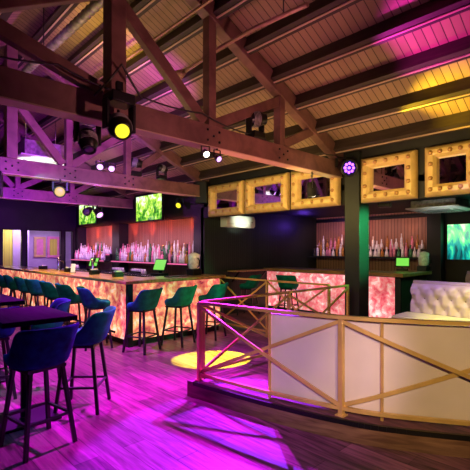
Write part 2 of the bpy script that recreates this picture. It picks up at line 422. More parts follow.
def moving_head(label, loc, d, lens, scale=1.0, hang=True, name='moving_head_light'):
    """base box fixed to the beam, yoke arms, tilting head; loc = pivot of head"""
    t = thing(name, label, 'stage light', loc, 0, 'stage lights on the trusses')
    s = scale; k = 1 if hang else -1
    MB().box(-.12 * s, .12 * s, -.10 * s, .10 * s, min(.2 * s * k, .30 * s * k), max(.2 * s * k, .30 * s * k)).build('base', 'metalblk', t, bevel=.01 * s)
    for q in (-1, 1):
        MB().box(q * .135 * s - .018 * s, q * .135 * s + .018 * s, -.05 * s, .05 * s, min(-.05 * s * k, .24 * s * k), max(-.05 * s * k, .24 * s * k)).build('yoke_arm', 'metalblk', t, bevel=.01 * s)
    if hang:
        MB().tube([(0, 0, .30 * s), (0, 0, .36 * s)], .02 * s, 8).box(-.03 * s, .03 * s, -.02 * s, .02 * s, .34 * s, .42 * s).build('clamp', 'metalblk', t)
    D = Vector(d).normalized()
    c = Vector((0, 0, 0)) - D * .14 * s
    h = MB().lathe([(.0, 0), (.07 * s, .005 * s), (.10 * s, .04 * s), (.11 * s, .1 * s), (.112 * s, .2 * s), (.10 * s, .24 * s), (.088 * s, .25 * s), (.085 * s, .3 * s), (.072 * s, .3 * s), (.07 * s, .28 * s), (0, .28 * s)], c, D, 20).build('head', 'metalblk', t)
    MB().lathe([(0, 0), (.045 * s, 0), (.066 * s, -.006 * s), (.066 * s, -.012 * s), (0, -.012 * s)], c + D * .297 * s, D, 20).build('lens', lens, h)
    f = MB()
    for i in range(5): f.lathe([(.114 * s, 0), (.118 * s, .006 * s), (.114 * s, .012 * s)], c + D * (.09 + .022 * i) * s, D, 20)
    f.build('cooling_fin', 'grey', h)
    return t

def par_can(label, loc, d, lens, scale=1.0, up=.22, leds=False, name='par_light'):
    t = thing(name, label, 'stage light', loc, 0, 'stage lights on the trusses')
    s = scale; D = Vector(d).normalized(); c = -D * .09 * s
    body = MB().lathe([(0, 0), (.05 * s, .0), (.06 * s, .02 * s), (.075 * s, .1 * s), (.085 * s, .19 * s), (.092 * s, .2 * s), (.092 * s, .215 * s), (.078 * s, .215 * s), (.075 * s, .19 * s), (0, .19 * s)], c, D, 20).build('body', 'metalblk', t)
    if leds:
        MB().lathe([(0, 0), (.074 * s, 0), (.074 * s, .004 * s), (0, .004 * s)], c + D * .194 * s, D, 20).build('front_plate', mat('blue_plate', (.02, .02, .25), .3, noise=.1), body)
        a = D.cross(Vector((0, 0, 1))).normalized(); bb = a.cross(D)
        for i in range(9):
            if i == 8: o = Vector((0, 0, 0))
            else: o = (a * math.cos(PI / 4 * i) + bb * math.sin(PI / 4 * i)) * .046 * s
            MB().lathe([(0, 0), (.015 * s, 0), (.012 * s, .006 * s), (0, .008 * s)], c + D * .2 * s + o, D, 10).build('led_lens', lens, body)
    else:
        MB().lathe([(0, 0), (.074 * s, 0), (.05 * s, .008 * s), (0, .012 * s)], c + D * .195 * s, D, 20).build('lens', lens, body)
    a = Vector((D.y, -D.x, 0)); a = a.normalized() if a.length > .01 else Vector((1, 0, 0))
    yb = MB()
    e = a * .1 * s; z1 = Vector((0, 0, up * .75)); 
    yb.bar(e, e + z1, .008, .03 * s, a).bar(-e, -e + z1, .008, .03 * s, a).bar(-e + z1, e + z1, .03 * s, .008)
    yb.build('bracket', 'metalblk', t)
    MB().tube([z1, Vector((0, 0, up))], .012, 8).build('clamp', 'metalblk', t)
    return t

moving_head('largest moving light, yellow lens glowing, hung on the near truss king post', (1.76, 3.33, 2.72), (-.2, -.75, -.5), 'lens_y', .95)
moving_head('dark moving light tilted down left under the near tie beam', (1.75, 3.97, 2.72), (-.1, -.45, -.8), 'lens_off', .85)
moving_head('black moving light sitting on top of the near tie beam', (3.9, 3.65, 3.345), (.9, -.4, .1), 'lens_off', .9, hang=False)
moving_head('black moving light sitting on top of the middle tie beam', (4.12, 7.15, 3.345), (.9, -.5, -.2), 'lens_off', .9, hang=False)
moving_head('dark moving light on the middle tie beam behind the post', (4.75, 7.15, 3.32), (.9, .1, -.2), 'lens_off', .75, hang=False)
par_can('long dark spotlight with warm glowing tip hung under the right end of near tie beam', (5.15, 3.62, 2.55), (.12, -.15, -1), 'lens_w', 1.1, .28)
par_can('LED lamp with a cluster of violet diodes at the top of the column', (5.77, 3.40, 2.93), (-.62, -.72, -.22), 'lens_p', 1.5, .2, leds=True)
par_can('small lamp glowing white under the middle of the near tie beam', (2.98, 3.58, 2.73), (-.3, -.7, -.5), 'lens_w', .5, .1)
par_can('small lamp glowing magenta beside the white one under the near tie beam', (3.16, 3.58, 2.70), (-.1, -.8, -.5), 'lens_m', .45, .12)
par_can('small round spotlight with lit amber lens hung below the middle tie beam, far left', (2.62, 7.05, 2.62), (-.35, -.8, -.25), 'lens_amber', 1.1, .2)
par_can('left one of two small lamps standing on the middle tie beam', (3.38, 7.12, 3.17), (-.4, -.7, -.4), 'lens_m', .75, .12)
par_can('right one of two small lamps standing on the middle tie beam', (3.60, 7.12, 3.17), (-.3, -.7, -.4), 'lens_m', .75, .12)
par_can('pale lamp hanging beneath the farthest tie beam beside the small television', (4.85, 10.38, 2.62), (.1, -.8, -.6), 'lens_m', 1.2, .2)
par_can('dark lamp on the farthest tie beam above the small television', (4.6, 10.38, 2.66), (-.6, -.5, -.4), 'lens_off', 1.2, .16)
par_can('small spotlight with yellow white lens on the black wall right of the large television', (6.0, vat(178, 5.95), 2.75), (-.7, -.45, -.35), 'lens_y', .9, .2)

def speaker(label, loc, rz, w=.28, h=.5, dep=.26):
    t = thing('loudspeaker', label, 'speaker', loc, rz, None)
    MB().box(-w / 2, w / 2, -dep / 2, dep / 2, 0, h).build('cabinet', 'metalblk', t, bevel=.012)
    MB().box(-w / 2 + .02, w / 2 - .02, -dep / 2 - .008, -dep / 2, .02, h - .02).build('grille', 'black', t)
    MB().tube([(0, dep / 2, h / 2), (0, dep / 2 + .1, h / 2)], .02, 8).build('wall_bracket', 'metalblk', t)
    return t
speaker('black loudspeaker high on the corner left of the first gold mirror', (5.85, 7.12, 2.66), math.radians(-60))
speaker('blue lit loudspeaker at the far left edge under the middle truss', (1.58, 6.95, 2.42), math.radians(-20), .25, .38)
speaker('small loudspeaker tucked under the fascia right of the column', (6.5, 3.1, 2.32), math.radians(-70), .2, .26, .18)

# ------------------------------------------------------------------ air conditioners
def cassette(label, loc, rz, w, body_h=.3, hangers=0):
    t = thing('ceiling_cassette_air_conditioner', label, 'air conditioner', loc, rz)
    h = w / 2
    b = MB()
    vs = [(-h, -h, .03), (h, -h, .03), (h, h, .03), (-h, h, .03), (-h * .8, -h * .8, 0), (h * .8, -h * .8, 0), (h * .8, h * .8, 0), (-h * .8, h * .8, 0), (-h, -h, .055), (h, -h, .055), (h, h, .055), (-h, h, .055)]
    b.add(vs, [(4, 5, 6, 7), (0, 1, 5, 4), (1, 2, 6, 5), (2, 3, 7, 6), (3, 0, 4, 7), (0, 8, 9, 1), (1, 9, 10, 2), (2, 10, 11, 3), (3, 11, 8, 0), (8, 11, 10, 9)])
    b.build('panel', 'whitepl', t, bevel=.006)
    for i in range(4):
        a = PI / 2 * i; c, s = math.cos(a), math.sin(a)
        q = [(-h * .6, -h * .78), (h * .6, -h * .78), (h * .6, -h * .68), (-h * .6, -h * .68)]
        MB().prism([(x * c - y * s, x * s + y * c) for x, y in q], -.012, .01).build('louvre', 'grey', t)
    g = MB()
    for i in range(11): g.box(-h * .5, h * .5, -h * .5 + i * h * .1 - .006, -h * .5 + i * h * .1 + .006, -.008, .004)
    g.build('intake_grille', 'grey', t)
    if body_h > .1:
        MB().box(-h * .85, h * .85, -h * .85, h * .85, .055, body_h).build('housing', 'galv', t, bevel=.01)
    for i in range(hangers):
        x, y = ((-1, -1), (1, -1), (1, 1), (-1, 1))[i]
        zt = zr(loc[0]) - loc[2] - .02
        MB().tube([(x * h * .8, y * h * .8, body_h), (x * h * .8, y * h * .8, zt - .1)], .01, 6).build('hanger', 'chrome', t)
    return t
cassette('white square cassette air conditioner hanging above the middle truss at the left', (2.78, 8.45, 3.32), 0, 1.05, .34, 4)
cassette('white cassette air conditioner in the low black ceiling before second bar', (8.72, 2.98, 2.40), 0, 1.0, .2)
t = thing('wall_air_conditioner', 'long white wall air conditioner on the dark ribbed wall', 'air conditioner', (7.03, 7.28, 2.16))
b = MB(); prof = [(0, 0), (-.20, 0.0), (-.235, .05), (-.235, .2), (-.2, .29), (-.06, .31), (0, .31)]
n = len(prof); vs = [(x, y, z) for x in (-.5, .5) for y, z in prof]
b.add(vs, [tuple(range(n)), tuple(range(n, 2 * n))[::-1]] + [(i, (i + 1) % n, n + (i + 1) % n, n + i) for i in range(n)])
b.build('casing', 'whitepl', t, bevel=.012)
MB().bar((-.46, -.218, .022), (.46, -.218, .022), .012, .05, (0, -.3, 1)).build('outlet_flap', 'whitepl', t, bevel=.004)
MB().box(-.48, .48, -.238, -.235, .075, .079).build('seam', 'grey', t)
MB().box(.36, .40, -.24, -.234, .12, .15).build('display', 'grey', t)

# ------------------------------------------------------------------ televisions and screens
def tv(label, U, V0, V1, z0, z1, m='tv'):
    w = V1 - V0; h = z1 - z0
    t = thing('television', label, 'television', (U, (V0 + V1) / 2, (z0 + z1) / 2))
    MB().box(-.03, .03, -w / 2, w / 2, -h / 2, h / 2).build('casing', 'metalblk', t, bevel=.006)
    MB().box(-.036, -.03, -w / 2 + .02, w / 2 - .02, -h / 2 + .025, h / 2 - .02).build('screen', m, t)
    MB().box(.03, .12, -.12, .12, -.1, .1).bar((.1, 0, 0), (6.15 - U if U < 6.1 else .12, 0, 0), .06, .06).build('wall_bracket', 'metalblk', t)
    return t
tv('larger bright television with green foliage picture above the long bar', 5.7, vat(163, 5.7), vat(137, 5.7), 2.36, 3.06)
tv('small bright television with green picture above the far end of the bar', 5.7, vat(97, 5.7), vat(80, 5.7), 2.44, 3.14)
t = thing('wall_screen', 'green and teal glowing screen on the dark wall at the right edge', 'screen', (10.25, vat(470, 10.25) - .12, 1.79))
MB().box(-.03, .04, -.62, .62, -.44, .44).build('casing', 'metalblk', t, bevel=.006)
MB().box(-.036, -.03, -.59, .59, -.41, .41).build('screen', 'greenscreen', t)

# ------------------------------------------------------------------ gold framed mirrors
def gold_mirror(label, V0, V1, z0, z1, U=5.97):
    w, h = V1 - V0, z1 - z0
    t = thing('padded_mirror', label, 'mirror', (U, (V0 + V1) / 2, (z0 + z1) / 2), 0, 'gold padded mirrors along the fascia')
    W, H = w / 2, h / 2; fw = .175
    ring = [(0, 0), (0, -.07), (.02, -.10), (.06, -.13), (.12, -.13), (.165, -.09), (fw, -.03), (fw, 0)]
    b = MB(); vs = []
    for ins, d in ring:
        vs += [(d, s * (W - ins), q * (H - ins)) for s, q in ((-1, -1), (1, -1), (1, 1), (-1, 1))]
    k = len(ring)
    fs = [(i * 4 + j, i * 4 + (j + 1) % 4, ((i + 1) % k) * 4 + (j + 1) % 4, ((i + 1) % k) * 4 + j) for i in range(k) for j in range(4)]
    b.add(vs, fs).build('frame', 'goldpad', t, bevel=.008)
    MB().box(-.03, -.015, -W + fw - .01, W - fw + .01, -H + fw - .01, H - fw + .01).build('mirror_glass', 'mirror', t)
    first = None
    nx = 5 if w > 1 else 5
    pos = []
    for i in range(nx):
        y = -W + .095 + (w - .19) * i / (nx - 1)
        pos += [(y, H - .095), (y, -H + .095)]
    for q in (-1, 1):
        for z in (-.10, .10): pos.append((q * (W - .095), z))
    for y, z in pos:
        if first is None:
            first = MB().lathe([(.034, 0), (.03, .012), (.018, .024), (0, .028)], (0, 0, 0), (-1, 0, 0), 12).build('button', 'goldbtn', t); o = first
        else:
            o = first.copy(); col.objects.link(o)
        o.location = (-.128, y, z)
    return t
ML = ['first gold padded mirror from the left, above the air conditioner end', 'second gold padded mirror from the left, above the wall air conditioner',
      'third gold padded mirror, just left of the column, behind a spotlight', 'gold padded mirror just right of the column',
      'gold padded mirror at the right edge of the photo, above the tufted sofa']
for lb, (a, c) in zip(ML, ((207.5, 242), (244.5, 287), (290, 338), (360, 415.5), (424, 480))):
    gold_mirror(lb, vat(c, 5.87), vat(a, 5.87), 2.35, 3.055)

# ------------------------------------------------------------------ bottles
def bottle_mesh(kind):
    if kind == 0: pr = [(0, 0), (.036, .0), (.038, .02), (.038, .19), (.03, .215), (.014, .24), (.013, .29), (.016, .29), (.016, .31), (0, .31)]
    elif kind == 1: pr = [(0, 0), (.045, 0), (.048, .02), (.046, .13), (.03, .17), (.015, .19), (.014, .23), (.02, .23), (.02, .26), (0, .26)]
    elif kind == 2: pr = [(0, 0), (.03, 0), (.033, .015), (.033, .20), (.028, .25), (.012, .29), (.012, .35), (.014, .36), (0, .36)]
    else: pr = [(0, 0), (.05, 0), (.052, .03), (.04, .11), (.02, .15), (.015, .2), (.02, .22), (0, .23)]
    return MB().lathe(pr, n=12)
protoB = {}
def bottle(kind, colr, loc, where, group):
    key = (kind, colr)
    word = {0: 'tall straight', 1: 'squat round-shouldered', 2: 'slim long-necked', 3: 'wide-based'}[kind]
    lab = '%s %s glass bottle %s' % (word, colr, where)
    if key not in protoB:
        o = bottle_mesh(kind).build('bottle', 'b_' + colr); protoB[key] = o
    else:
        o = protoB[key].copy(); col.objects.link(o)
    o.location = loc; o.scale = (1, 1, random.uniform(1.0, 1.22))
    tag(o, lab, 'bottle', group)

def bottle_row(U, V0, V1, z, n, where, weights):
    for i in range(n):
        V = V0 + (V1 - V0) * (i + .5) / n + random.uniform(-.015, .015)
        bottle(random.randrange(4), random.choices([x[0] for x in BC], weights)[0], (U + random.uniform(-.01, .01), V, z), where, 'bottles ' + where)

def bottle_shelf(label, U, V0, V1, z, wall, led=True):
    t = thing('bottle_shelf', label, 'shelf', (U, (V0 + V1) / 2, 0))
    h = (V1 - V0) / 2; d = wall - U
    MB().box(-.08, d, -h, h, z - .04, z).build('lower_step', 'black', t)
    MB().box(.12, d, -h, h, z, z + .2).build('upper_step', 'black', t)
    if led: MB().box(-.085, -.078, -h, h, z - .034, z - .004).build('light_strip', 'led_pink', t)
    if led: MB().box(.112, .12, -h, h, z + .165, z + .195).build('light_strip', 'led_pink', t)
    return t
def back_counter(label, U0, U1, V0, V1, doors):
    t = thing('back_counter', label, 'counter', (U0, (V0 + V1) / 2, 0))
    h = (V1 - V0) / 2
    MB().box(0, U1 - U0, -h, h, 0, .9).build('cabinet', 'black', t)
    MB().box(-.03, U1 - U0, -h, h, .9, .94).build('worktop', 'chrome', t, bevel=.005)
    for i in range(doors):
        y0 = -h + 2 * h * i / doors + .02; y1 = -h + 2 * h * (i + 1) / doors - .02
        dd = MB().box(-.03, 0, y0, y1, .08, .86).build('fridge_door', 'metalblk', t, bevel=.005)
        MB().tube([(-.05, y0 + .04, .3), (-.05, y0 + .04, .7)], .01, 6).build('handle', 'chrome', dd)
bays = [(vend + .02, vpost1 - .02, 'right', 31, 28), (vpost0 + .02, 14.7, 'left', 18, 16)]
for V0, V1, nm_, n1, n2 in bays:
    bottle_shelf('stepped black bottle shelf with pink glow in the %s bay of the long bar' % nm_, 5.92, V0, V1, 1.27, 6.44)
    w = [5, 2, 1, 1.5, 3, 4]
    bottle_row(5.95, V0 + .1, V1 - .1, 1.27, n1, 'on the front step of the %s bay, long bar' % nm_, w)
    bottle_row(6.16, V0 + .1, V1 - .1, 1.47, n2, 'on the back step of the %s bay, long bar' % nm_, w)
    back_counter('steel topped back counter under the %s bay bottles' % nm_, 5.55, 6.1, V0, V1, 4)
bottle_shelf('stepped dark bottle shelf behind second bar', 10.15, 3.75, 7.2, 1.42, 10.59, False)
bottle_row(10.18, 3.9, 7.1, 1.42, 30, 'on the front step behind second bar', [4, 4, 1, 2, 4, 3])
bottle_row(10.4, 3.9, 7.1, 1.62, 24, 'on the back step behind second bar', [3, 4, 1, 2, 4, 2])
back_counter('dark back counter beneath the bottles of second bar', 9.75, 10.3, 3.75, 7.25, 5)

# ------------------------------------------------------------------ long bar (L shape)
CU, CV = 3.32, 5.95      # outer corner
t = thing('bar_counter', 'long L shaped bar with amber wood top and backlit orange onyx front', 'bar', (CU, CV, 0))
L1, L2 = 8.35, 2.05
top = MB().prism([(-.14, -.14), (L2, -.14), (L2, .56), (.58, .56), (.58, L1), (-.14, L1)], 1.045, 1.10)
top.build('countertop', 'counter', t, bevel=.012)
MB().prism([(.1, .1), (L2 - .03, .1), (L2 - .03, .5), (.5, .5), (.5, L1 - .03), (.1, L1 - .03)], .0, 1.04).build('carcass', 'black', t)
MB().prism([(.03, .03), (L2 - .05, .03), (L2 - .05, .12), (.12, .12), (.12, L1), (.03, L1)], 0, .1).build('kickboard', 'metalblk', t)
npan = 9
for i in range(npan):
    a = .06 + (L1 - .1) * i / npan; c = .06 + (L1 - .1) * (i + 1) / npan - .015
    MB().box(.0, .06, a, c, .1, 1.03).build('onyx_panel', 'onyx', t)
for i in range(3):
    a = .06 + (L2 - .1) * i / 3; c = .06 + (L2 - .1) * (i + 1) / 3 - .015
    MB().box(a, c, .0, .06, .1, 1.03).build('onyx_panel', 'onyx', t)
MB().box(-.03, .058, -.03, .058, 0, 1.045).build('corner_post', 'metalblk', t, bevel=.004)
MB().tube([(-.1, .3, .22), (-.1, L1 - .2, .22)], .02, 8).build('foot_rail', 'metalblk', t)

# second bar
t = thing('bar_counter', 'second bar behind the column with pink backlit stone front and wood top', 'bar', (8.2, 3.57, 0))
MB().prism([(-.12, -.1), (1.45, -.1), (1.45, .55), (.6, .55), (.6, 3.7), (-.12, 3.7)], 1.04, 1.12).build('countertop', 'counter', t, bevel=.012)
MB().prism([(.06, .0), (1.4, .0), (1.4, .5), (.5, .5), (.5, 3.7), (.06, 3.7)], 0, 1.04).build('carcass', mat('dark_green_laminate', (.02, .035, .03), .4, noise=.2), t)
MB().box(.0, .06, .0, .12, 0, 1.04).build('corner_post', 'black', t)
for i in range(4):
    a = .12 + 3.56 * i / 4
    MB().box(0, .06, a, a + 3.56 / 4 - .015, .1, 1.02).build('onyx_panel', 'onyx_pink', t)
t = thing('wall_ledge', 'narrow wooden drinks ledge along the dark ribbed wall', 'ledge', (7.5, 7.27, 0))
MB().box(-.75, .55, -.32, 0, 1.06, 1.10).build('shelf', 'counter', t, bevel=.006)
for x in (-.6, .4): MB().bar((x, -.02, .8), (x, -.26, 1.05), .03, .03).build('bracket', 'metalblk', t)

# ------------------------------------------------------------------ bar equipment
def pos(label, loc, rz, s=1.0):
    t = thing('cash_register', label, 'cash register', loc, rz)
    MB().box(-.15 * s, .15 * s, -.12 * s, .12 * s, 0, .06 * s).build('drawer_base', 'metalblk', t, bevel=.008)
    MB().bar((0, .03 * s, .05 * s), (0, .05 * s, .2 * s), .06 * s, .04 * s, (0, 1, 0)).build('stand', 'metalblk', t)
    b = MB().bar((0, -.02 * s, .1 * s), (0, .08 * s, .36 * s), .36 * s, .025 * s, (0, -1, .4)).build('monitor', 'metalblk', t, bevel=.006)
    up = Vector((0, -.93, .36)); o = up * .016 * s
    MB().bar(Vector((0, -.012 * s, .125 * s)) + o, Vector((0, .07 * s, .335 * s)) + o, .32 * s, .004, (0, -1, .4)).build('display', 'pos', b)
    return t
VB = vat(161, 5.75)
pos('cash register with bright green tilted display in the right bay', (5.70, VB, .94), math.radians(-80), 1.2)
pos('cash register with green display in the left bay of the long bar', (5.70, vat(94, 5.72), .94), math.radians(-75), 1.15)
pos('cash register with green display behind second bar', (9.3, 4.0, 1.12), math.radians(-70), .85)
def tap(label, loc, rz):
    t = thing('beer_tap', label, 'tap', loc, rz)
    MB().lathe([(.05, 0), (.05, .015), (.03, .03), (.03, .28), (.04, .3), (0, .32)]).build('column', 'chrome', t)
    MB().tube([(0, 0, .24), (0, -.1, .24), (0, -.12, .18)], .012, 8).build('spout', 'chrome', t)
    MB().lathe([(.01, 0), (.02, .04), (.018, .14), (0, .15)], (0, -.05, .25)).build('tap_handle', 'metalblk', t)
tap('chrome beer tap on the long bar near the left bay', (3.72, 8.2, 1.10), math.radians(90))
tap('chrome beer tap on the long bar farther left', (3.72, 10.1, 1.10), math.radians(90))
def glassrack(label, loc, rz, nx=5, ny=2):
    t = thing('glass_rack', label, 'rack', loc, rz)
    MB().box(-nx * .05, nx * .05, -ny * .05, ny * .05, 0, .02).box(-nx * .05, nx * .05, -ny * .05, -ny * .05 + .01, .02, .08).box(-nx * .05, nx * .05, ny * .05 - .01, ny * .05, .02, .08).build('tray', 'chrome', t)
    k = 0
    for i in range(nx):
        for j in range(ny):
            o = MB().lathe([(.028, 0), (.036, .12), (.033, .12), (.026, .01), (0, .01)], (-nx * .05 + .05 + i * .1, -ny * .05 + .05 + j * .1, .02), n=10).build('tumbler', 'b_clear')
            o.matrix_world = Matrix.Translation(loc) @ Matrix.Rotation(rz, 4, 'Z')
            tag(o, 'upturned tumbler standing in the ' + label, 'glass', 'tumblers in the ' + label)
glassrack('steel rack on the right bay counter', (5.72, 9.75, .94), PI / 2, 6, 2)
glassrack('steel rack on the far right bay counter', (5.72, 10.9, .94), PI / 2, 5, 2)
glassrack('steel rack on the left bay counter', (5.72, 14.0, .94), PI / 2, 3, 2)
def ice_well(label, loc):
    t = thing('speed_rail', label, 'bar sink', loc)
    MB().box(-.2, .2, -.7, .7, 0, .82).build('cabinet', 'chrome', t, bevel=.01)
    MB().box(-.26, -.2, -.65, .65, .6, .75).build('bottle_rail', 'chrome', t, bevel=.01)
    MB().box(-.15, .15, -.5, .5, .82, .86).build('lid', 'grey', t, bevel=.01)
ice_well('steel sink unit inside the right end of the long bar', (4.25, 7.7, 0))
def caddy(label, loc, rz=0):
    t = thing('napkin_caddy', label, 'caddy', loc, rz)
    MB().box(-.09, .09, -.06, .06, 0, .09).build('box', 'metalblk', t, bevel=.006)
    MB().box(-.06, .06, -.045, .045, .09, .115).build('napkins', 'whitepl', t)
for i, (V, w) in enumerate(((6.9, 'nearest the corner post'), (7.9, 'beside the near beer tap'), (9.2, 'in the middle of the long counter'), (10.9, 'toward the far end of the long counter'))):
    caddy('black napkin caddy on the long bar, ' + w, (3.62, V, 1.10), .1 * i)
t = thing('drink_mat', 'dark drip tray lying on the short leg of the bar', 'mat', (4.45, 6.2, 1.10))
MB().box(-.22, .22, -.09, .09, 0, .015).build('tray', 'metalblk', t)
def blender(label, loc):
    t = thing('drink_dispenser', label, 'dispenser', loc)
    MB().box(-.11, .11, -.11, .11, 0, .12).build('base', 'metalblk', t, bevel=.01)
    MB().lathe([(.09, 0), (.11, .02), (.12, .28), (.1, .3), (.03, .33), (0, .33)], (0, 0, .12)).build('jar', 'b_clear', t)
    MB().tube([(0, -.12, .34), (0, -.17, .3), (0, -.16, .18), (0, -.11, .16)], .012, 8).build('handle', 'metalblk', t)
blender('clear drinks dispenser on the right end of second bar', (9.5, 3.6, 1.12))
blender('dispenser machine on the long bar short leg beside the register', (4.95, 6.3, 1.10))
def menu(label, loc, rz):
    t = thing('menu_holder', label, 'menu holder', loc, rz)
    MB().box(-.06, .06, -.03, .03, 0, .012).build('foot', 'metalblk', t)
    MB().bar((0, 0, .01), (0, .03, .2), .11, .006, (0, 1, 0)).build('card', 'whitepl', t)
menu('small white card holder on the long bar near the far stools', (3.5, 8.7, 1.10), math.radians(-60))

# ------------------------------------------------------------------ end room contents
MB_ = MB().box(3.7, 4.42, 16.6, 16.65, 0, 2.5).build('curtain', 'curtain')
tag(MB_, 'bright yellow curtain behind the left opening of the end wall', 'curtain')
o = MB().box(4.44, 5.0, 16.6, 16.65, 0, 2.4).build('frosted_screen', 'frost'); tag(o, 'pale frosted partition behind the left opening', 'partition')
def pframe(label, U, z, w, h, m, inner):
    t = thing('picture_frame', label, 'frame', (U, 17.38, z))
    fw = .10
    MB().box(-w, w, -.05, 0, h - fw, h).box(-w, w, -.05, 0, -h, -h + fw).box(-w, -w + fw, -.05, 0, -h + fw, h - fw).box(w - fw, w, -.05, 0, -h + fw, h - fw).build('frame', m, t, bevel=.01)
    MB().box(-w + fw, w - fw, -.03, -.01, -h + fw, h - fw).build('picture', inner, t)
def at_px(px, V):
    k = (px - 235) / 400; return V / (CA - SA * k) * (SA + CA * k)
pframe('left padded frame on the pale wall beyond the openings', at_px(39.5, 17.4), 1.72, .23, .42, 'goldpad', 'pinkframe')
pframe('right pink padded frame on the pale wall beyond the openings', at_px(53, 17.4), 1.72, .25, .44, 'pinkframe', 'curtain')
t = thing('ceiling_lamp', 'white lit fitting at the top of the wide opening', 'lamp', (5.35, 16.6, 2.42))
MB().box(-.55, .55, -.08, .08, 0, .12).build('casing', 'whitepl', t, bevel=.01)
MB().box(-.52, .52, -.085, -.08, .01, .1).build('diffuser', emis('lamp_white', (1, .95, .8), 2), t)

# ------------------------------------------------------------------ bar stools
def make_stool(name, vel, label):
    t = thing(name, label, 'stool')
    # seat cushion
    def outline(r, n=24):
        P = []
        for i in range(n):
            a = 2 * PI * i / n; c, s = math.cos(a), math.sin(a)
            P.append((r * math.copysign(abs(s) ** .75, s), r * .95 * math.copysign(abs(c) ** .75, c)))
        return P
    b = MB(); n = 24; vs = []
    for r, z in ((.0, .655), (.15, .655), (.2, .665), (.215, .70), (.215, .74), (.195, .765), (.12, .775), (.0, .775)):
        vs += [(x, y + .03, z) for x, y in outline(max(r, .001))]
    fs = [(i * n + j, i * n + (j + 1) % n, (i + 1) * n + (j + 1) % n, (i + 1) * n + j) for i in range(7) for j in range(n)]
    b.add(vs, fs, True).build('seat', vel, t)
    # wrap-around back
    A = 118; N = 30; cols_ = []
    for i in range(N + 1):
        a = -A + 2 * A * i / N; ar = math.radians(a)
        q = abs(a) / A
        drop = 1 / (1 + math.exp((q - .66) * 24))
        top = .785 + .22 * drop - (q > .97) * .02
        sx, cy = math.sin(ar), -math.cos(ar)
        sx = math.copysign(abs(sx) ** .8, sx); cy = math.copysign(abs(cy) ** .8, cy)
        prof = []
        for z, r in ((.665, .212), (.72, .232), (top - .08, .236 + .035 * drop), (top - .015, .25 + .04 * drop), (top, .235 + .04 * drop), (top - .02, .215 + .035 * drop), (.80, .205), (.70, .195)):
            z = min(z, top)
            prof.append((r * sx, r * cy * .98 + .02 - (z - .7) * .12, z))
        cols_.append(prof)
    b = MB(); m_ = len(cols_[0]); vs = [p for c in cols_ for p in c]
    fs = [(i * m_ + j, i * m_ + (j + 1) % m_, (i + 1) * m_ + (j + 1) % m_, (i + 1) * m_ + j) for i in range(N) for j in range(m_)]
    fs += [tuple(range(m_)), tuple(range(N * m_, (N + 1) * m_))[::-1]]
    b.add(vs, fs, True).build('backrest', vel, t, subsurf=1)
    # legs
    for sx in (-1, 1):
        for sy in (-1, 1):
            MB().bar((sx * .13, .02 + sy * .13, .67), (sx * .205, .02 + sy * .205, 0), .032, .032, (0, 1, 0)).build('leg', 'leg', t, bevel=.004)
    f = MB(); e = .178; z = .25
    f.bar((-e, .02 - e, z), (e, .02 - e, z), .02, .02).bar((-e, .02 + e, z), (e, .02 + e, z), .02, .02).bar((-e, .02 - e, z), (-e, .02 + e, z), .02, .02).bar((e, .02 - e, z), (e, .02 + e, z), .02, .02)
    f.build('footrest', 'leg', t)
    MB().box(-.16, .16, -.13, .18, .635, .66).build('seat_base', 'leg', t)
    return t
st = make_stool('bar_stool', 'velvet', 'x')
stb = make_stool('bar_stool', 'velvet_b', 'x')
used = {id(st): False}
cnt = {'a': 0, 'b': 0}
def put(U, V, deg, label, group, kind='a'):
    """deg: the way the stool faces, measured from +U"""
    src = st if kind == 'a' else stb
    o = src if cnt[kind] == 0 else copy_tree(src)
    cnt[kind] += 1
    o.location = (U, V, 0); o.rotation_euler = (0, 0, math.radians(deg - 90))
    tag(o, label, 'stool', group)
G1 = 'bar stools along the long bar'; G2 = 'bar stools at the high tables'; G3 = 'bar stools near second bar'
put(1.127, 3.48, 100, 'nearest dark blue velvet bar stool with its back to us, at the near table', G2, 'b')
put(1.74, 4.0, 138, 'teal velvet bar stool at the right side of the near table', G2)
put(1.66, 4.97, 165, 'teal bar stool half hidden behind the near table, left of the bar', G2)
put(1.10, 4.93, 85, 'blue velvet bar stool cut by the left edge, between the two tables', G2, 'b')
put(3.36, 5.58, 112, 'bar stool at the short leg of the bar, just right of its corner post', G1)
put(4.05, 5.56, 112, 'bar stool at the middle of the short leg of the bar', G1)
put(4.78, 5.56, 112, 'bar stool at the short leg, half behind the railing post', G1)
W = ['nearest the corner post', 'second from the corner post', 'third from the corner post', 'fourth from the corner post', 'fifth from the corner post', 'sixth from the corner post', 'farthest, at the left edge']
for i, V in enumerate((6.35, 7.28, 8.1, 9.0, 9.8, 10.65, 11.5)):
    put(2.93, V, random.uniform(-10, 8) - (8 if i == 0 else 0), 'teal bar stool along the long leg of the bar, ' + W[i], G1)
put(7.1, 6.85, 110, 'dark teal stool at the drinks ledge under the wall air conditioner', G3)
put(7.75, 6.15, 15, 'teal stool at second bar beside the far railing', G3)

# ------------------------------------------------------------------ high tables
def high_table(label, U0, U1, V0, V1):
    t = thing('high_table', label, 'table', ((U0 + U1) / 2, (V0 + V1) / 2, 0), 0, 'dark high tables at the left')
    w, h = (U1 - U0) / 2, (V1 - V0) / 2
    MB().box(-w, w, -h, h, .955, 1.0).build('table_top', 'table', t, bevel=.006)
    MB().tube([(0, 0, .03), (0, 0, .955)], .045, 12).build('pedestal', 'metalblk', t)
    MB().box(-.25, .25, -.25, .25, 0, .025).build('base_plate', 'metalblk', t, bevel=.01)
    MB().box(-.2, .2, -.2, .2, .93, .955).build('top_bracket', 'metalblk', t)
high_table('nearest dark wooden high table at the left edge', .90, 1.52, 3.66, 4.58)
high_table('second dark wooden high table, behind the nearest one', .88, 1.52, 5.18, 6.15)
high_table('third dark high table cut by the left edge, far behind', .85, 1.5, 7.0, 7.9)

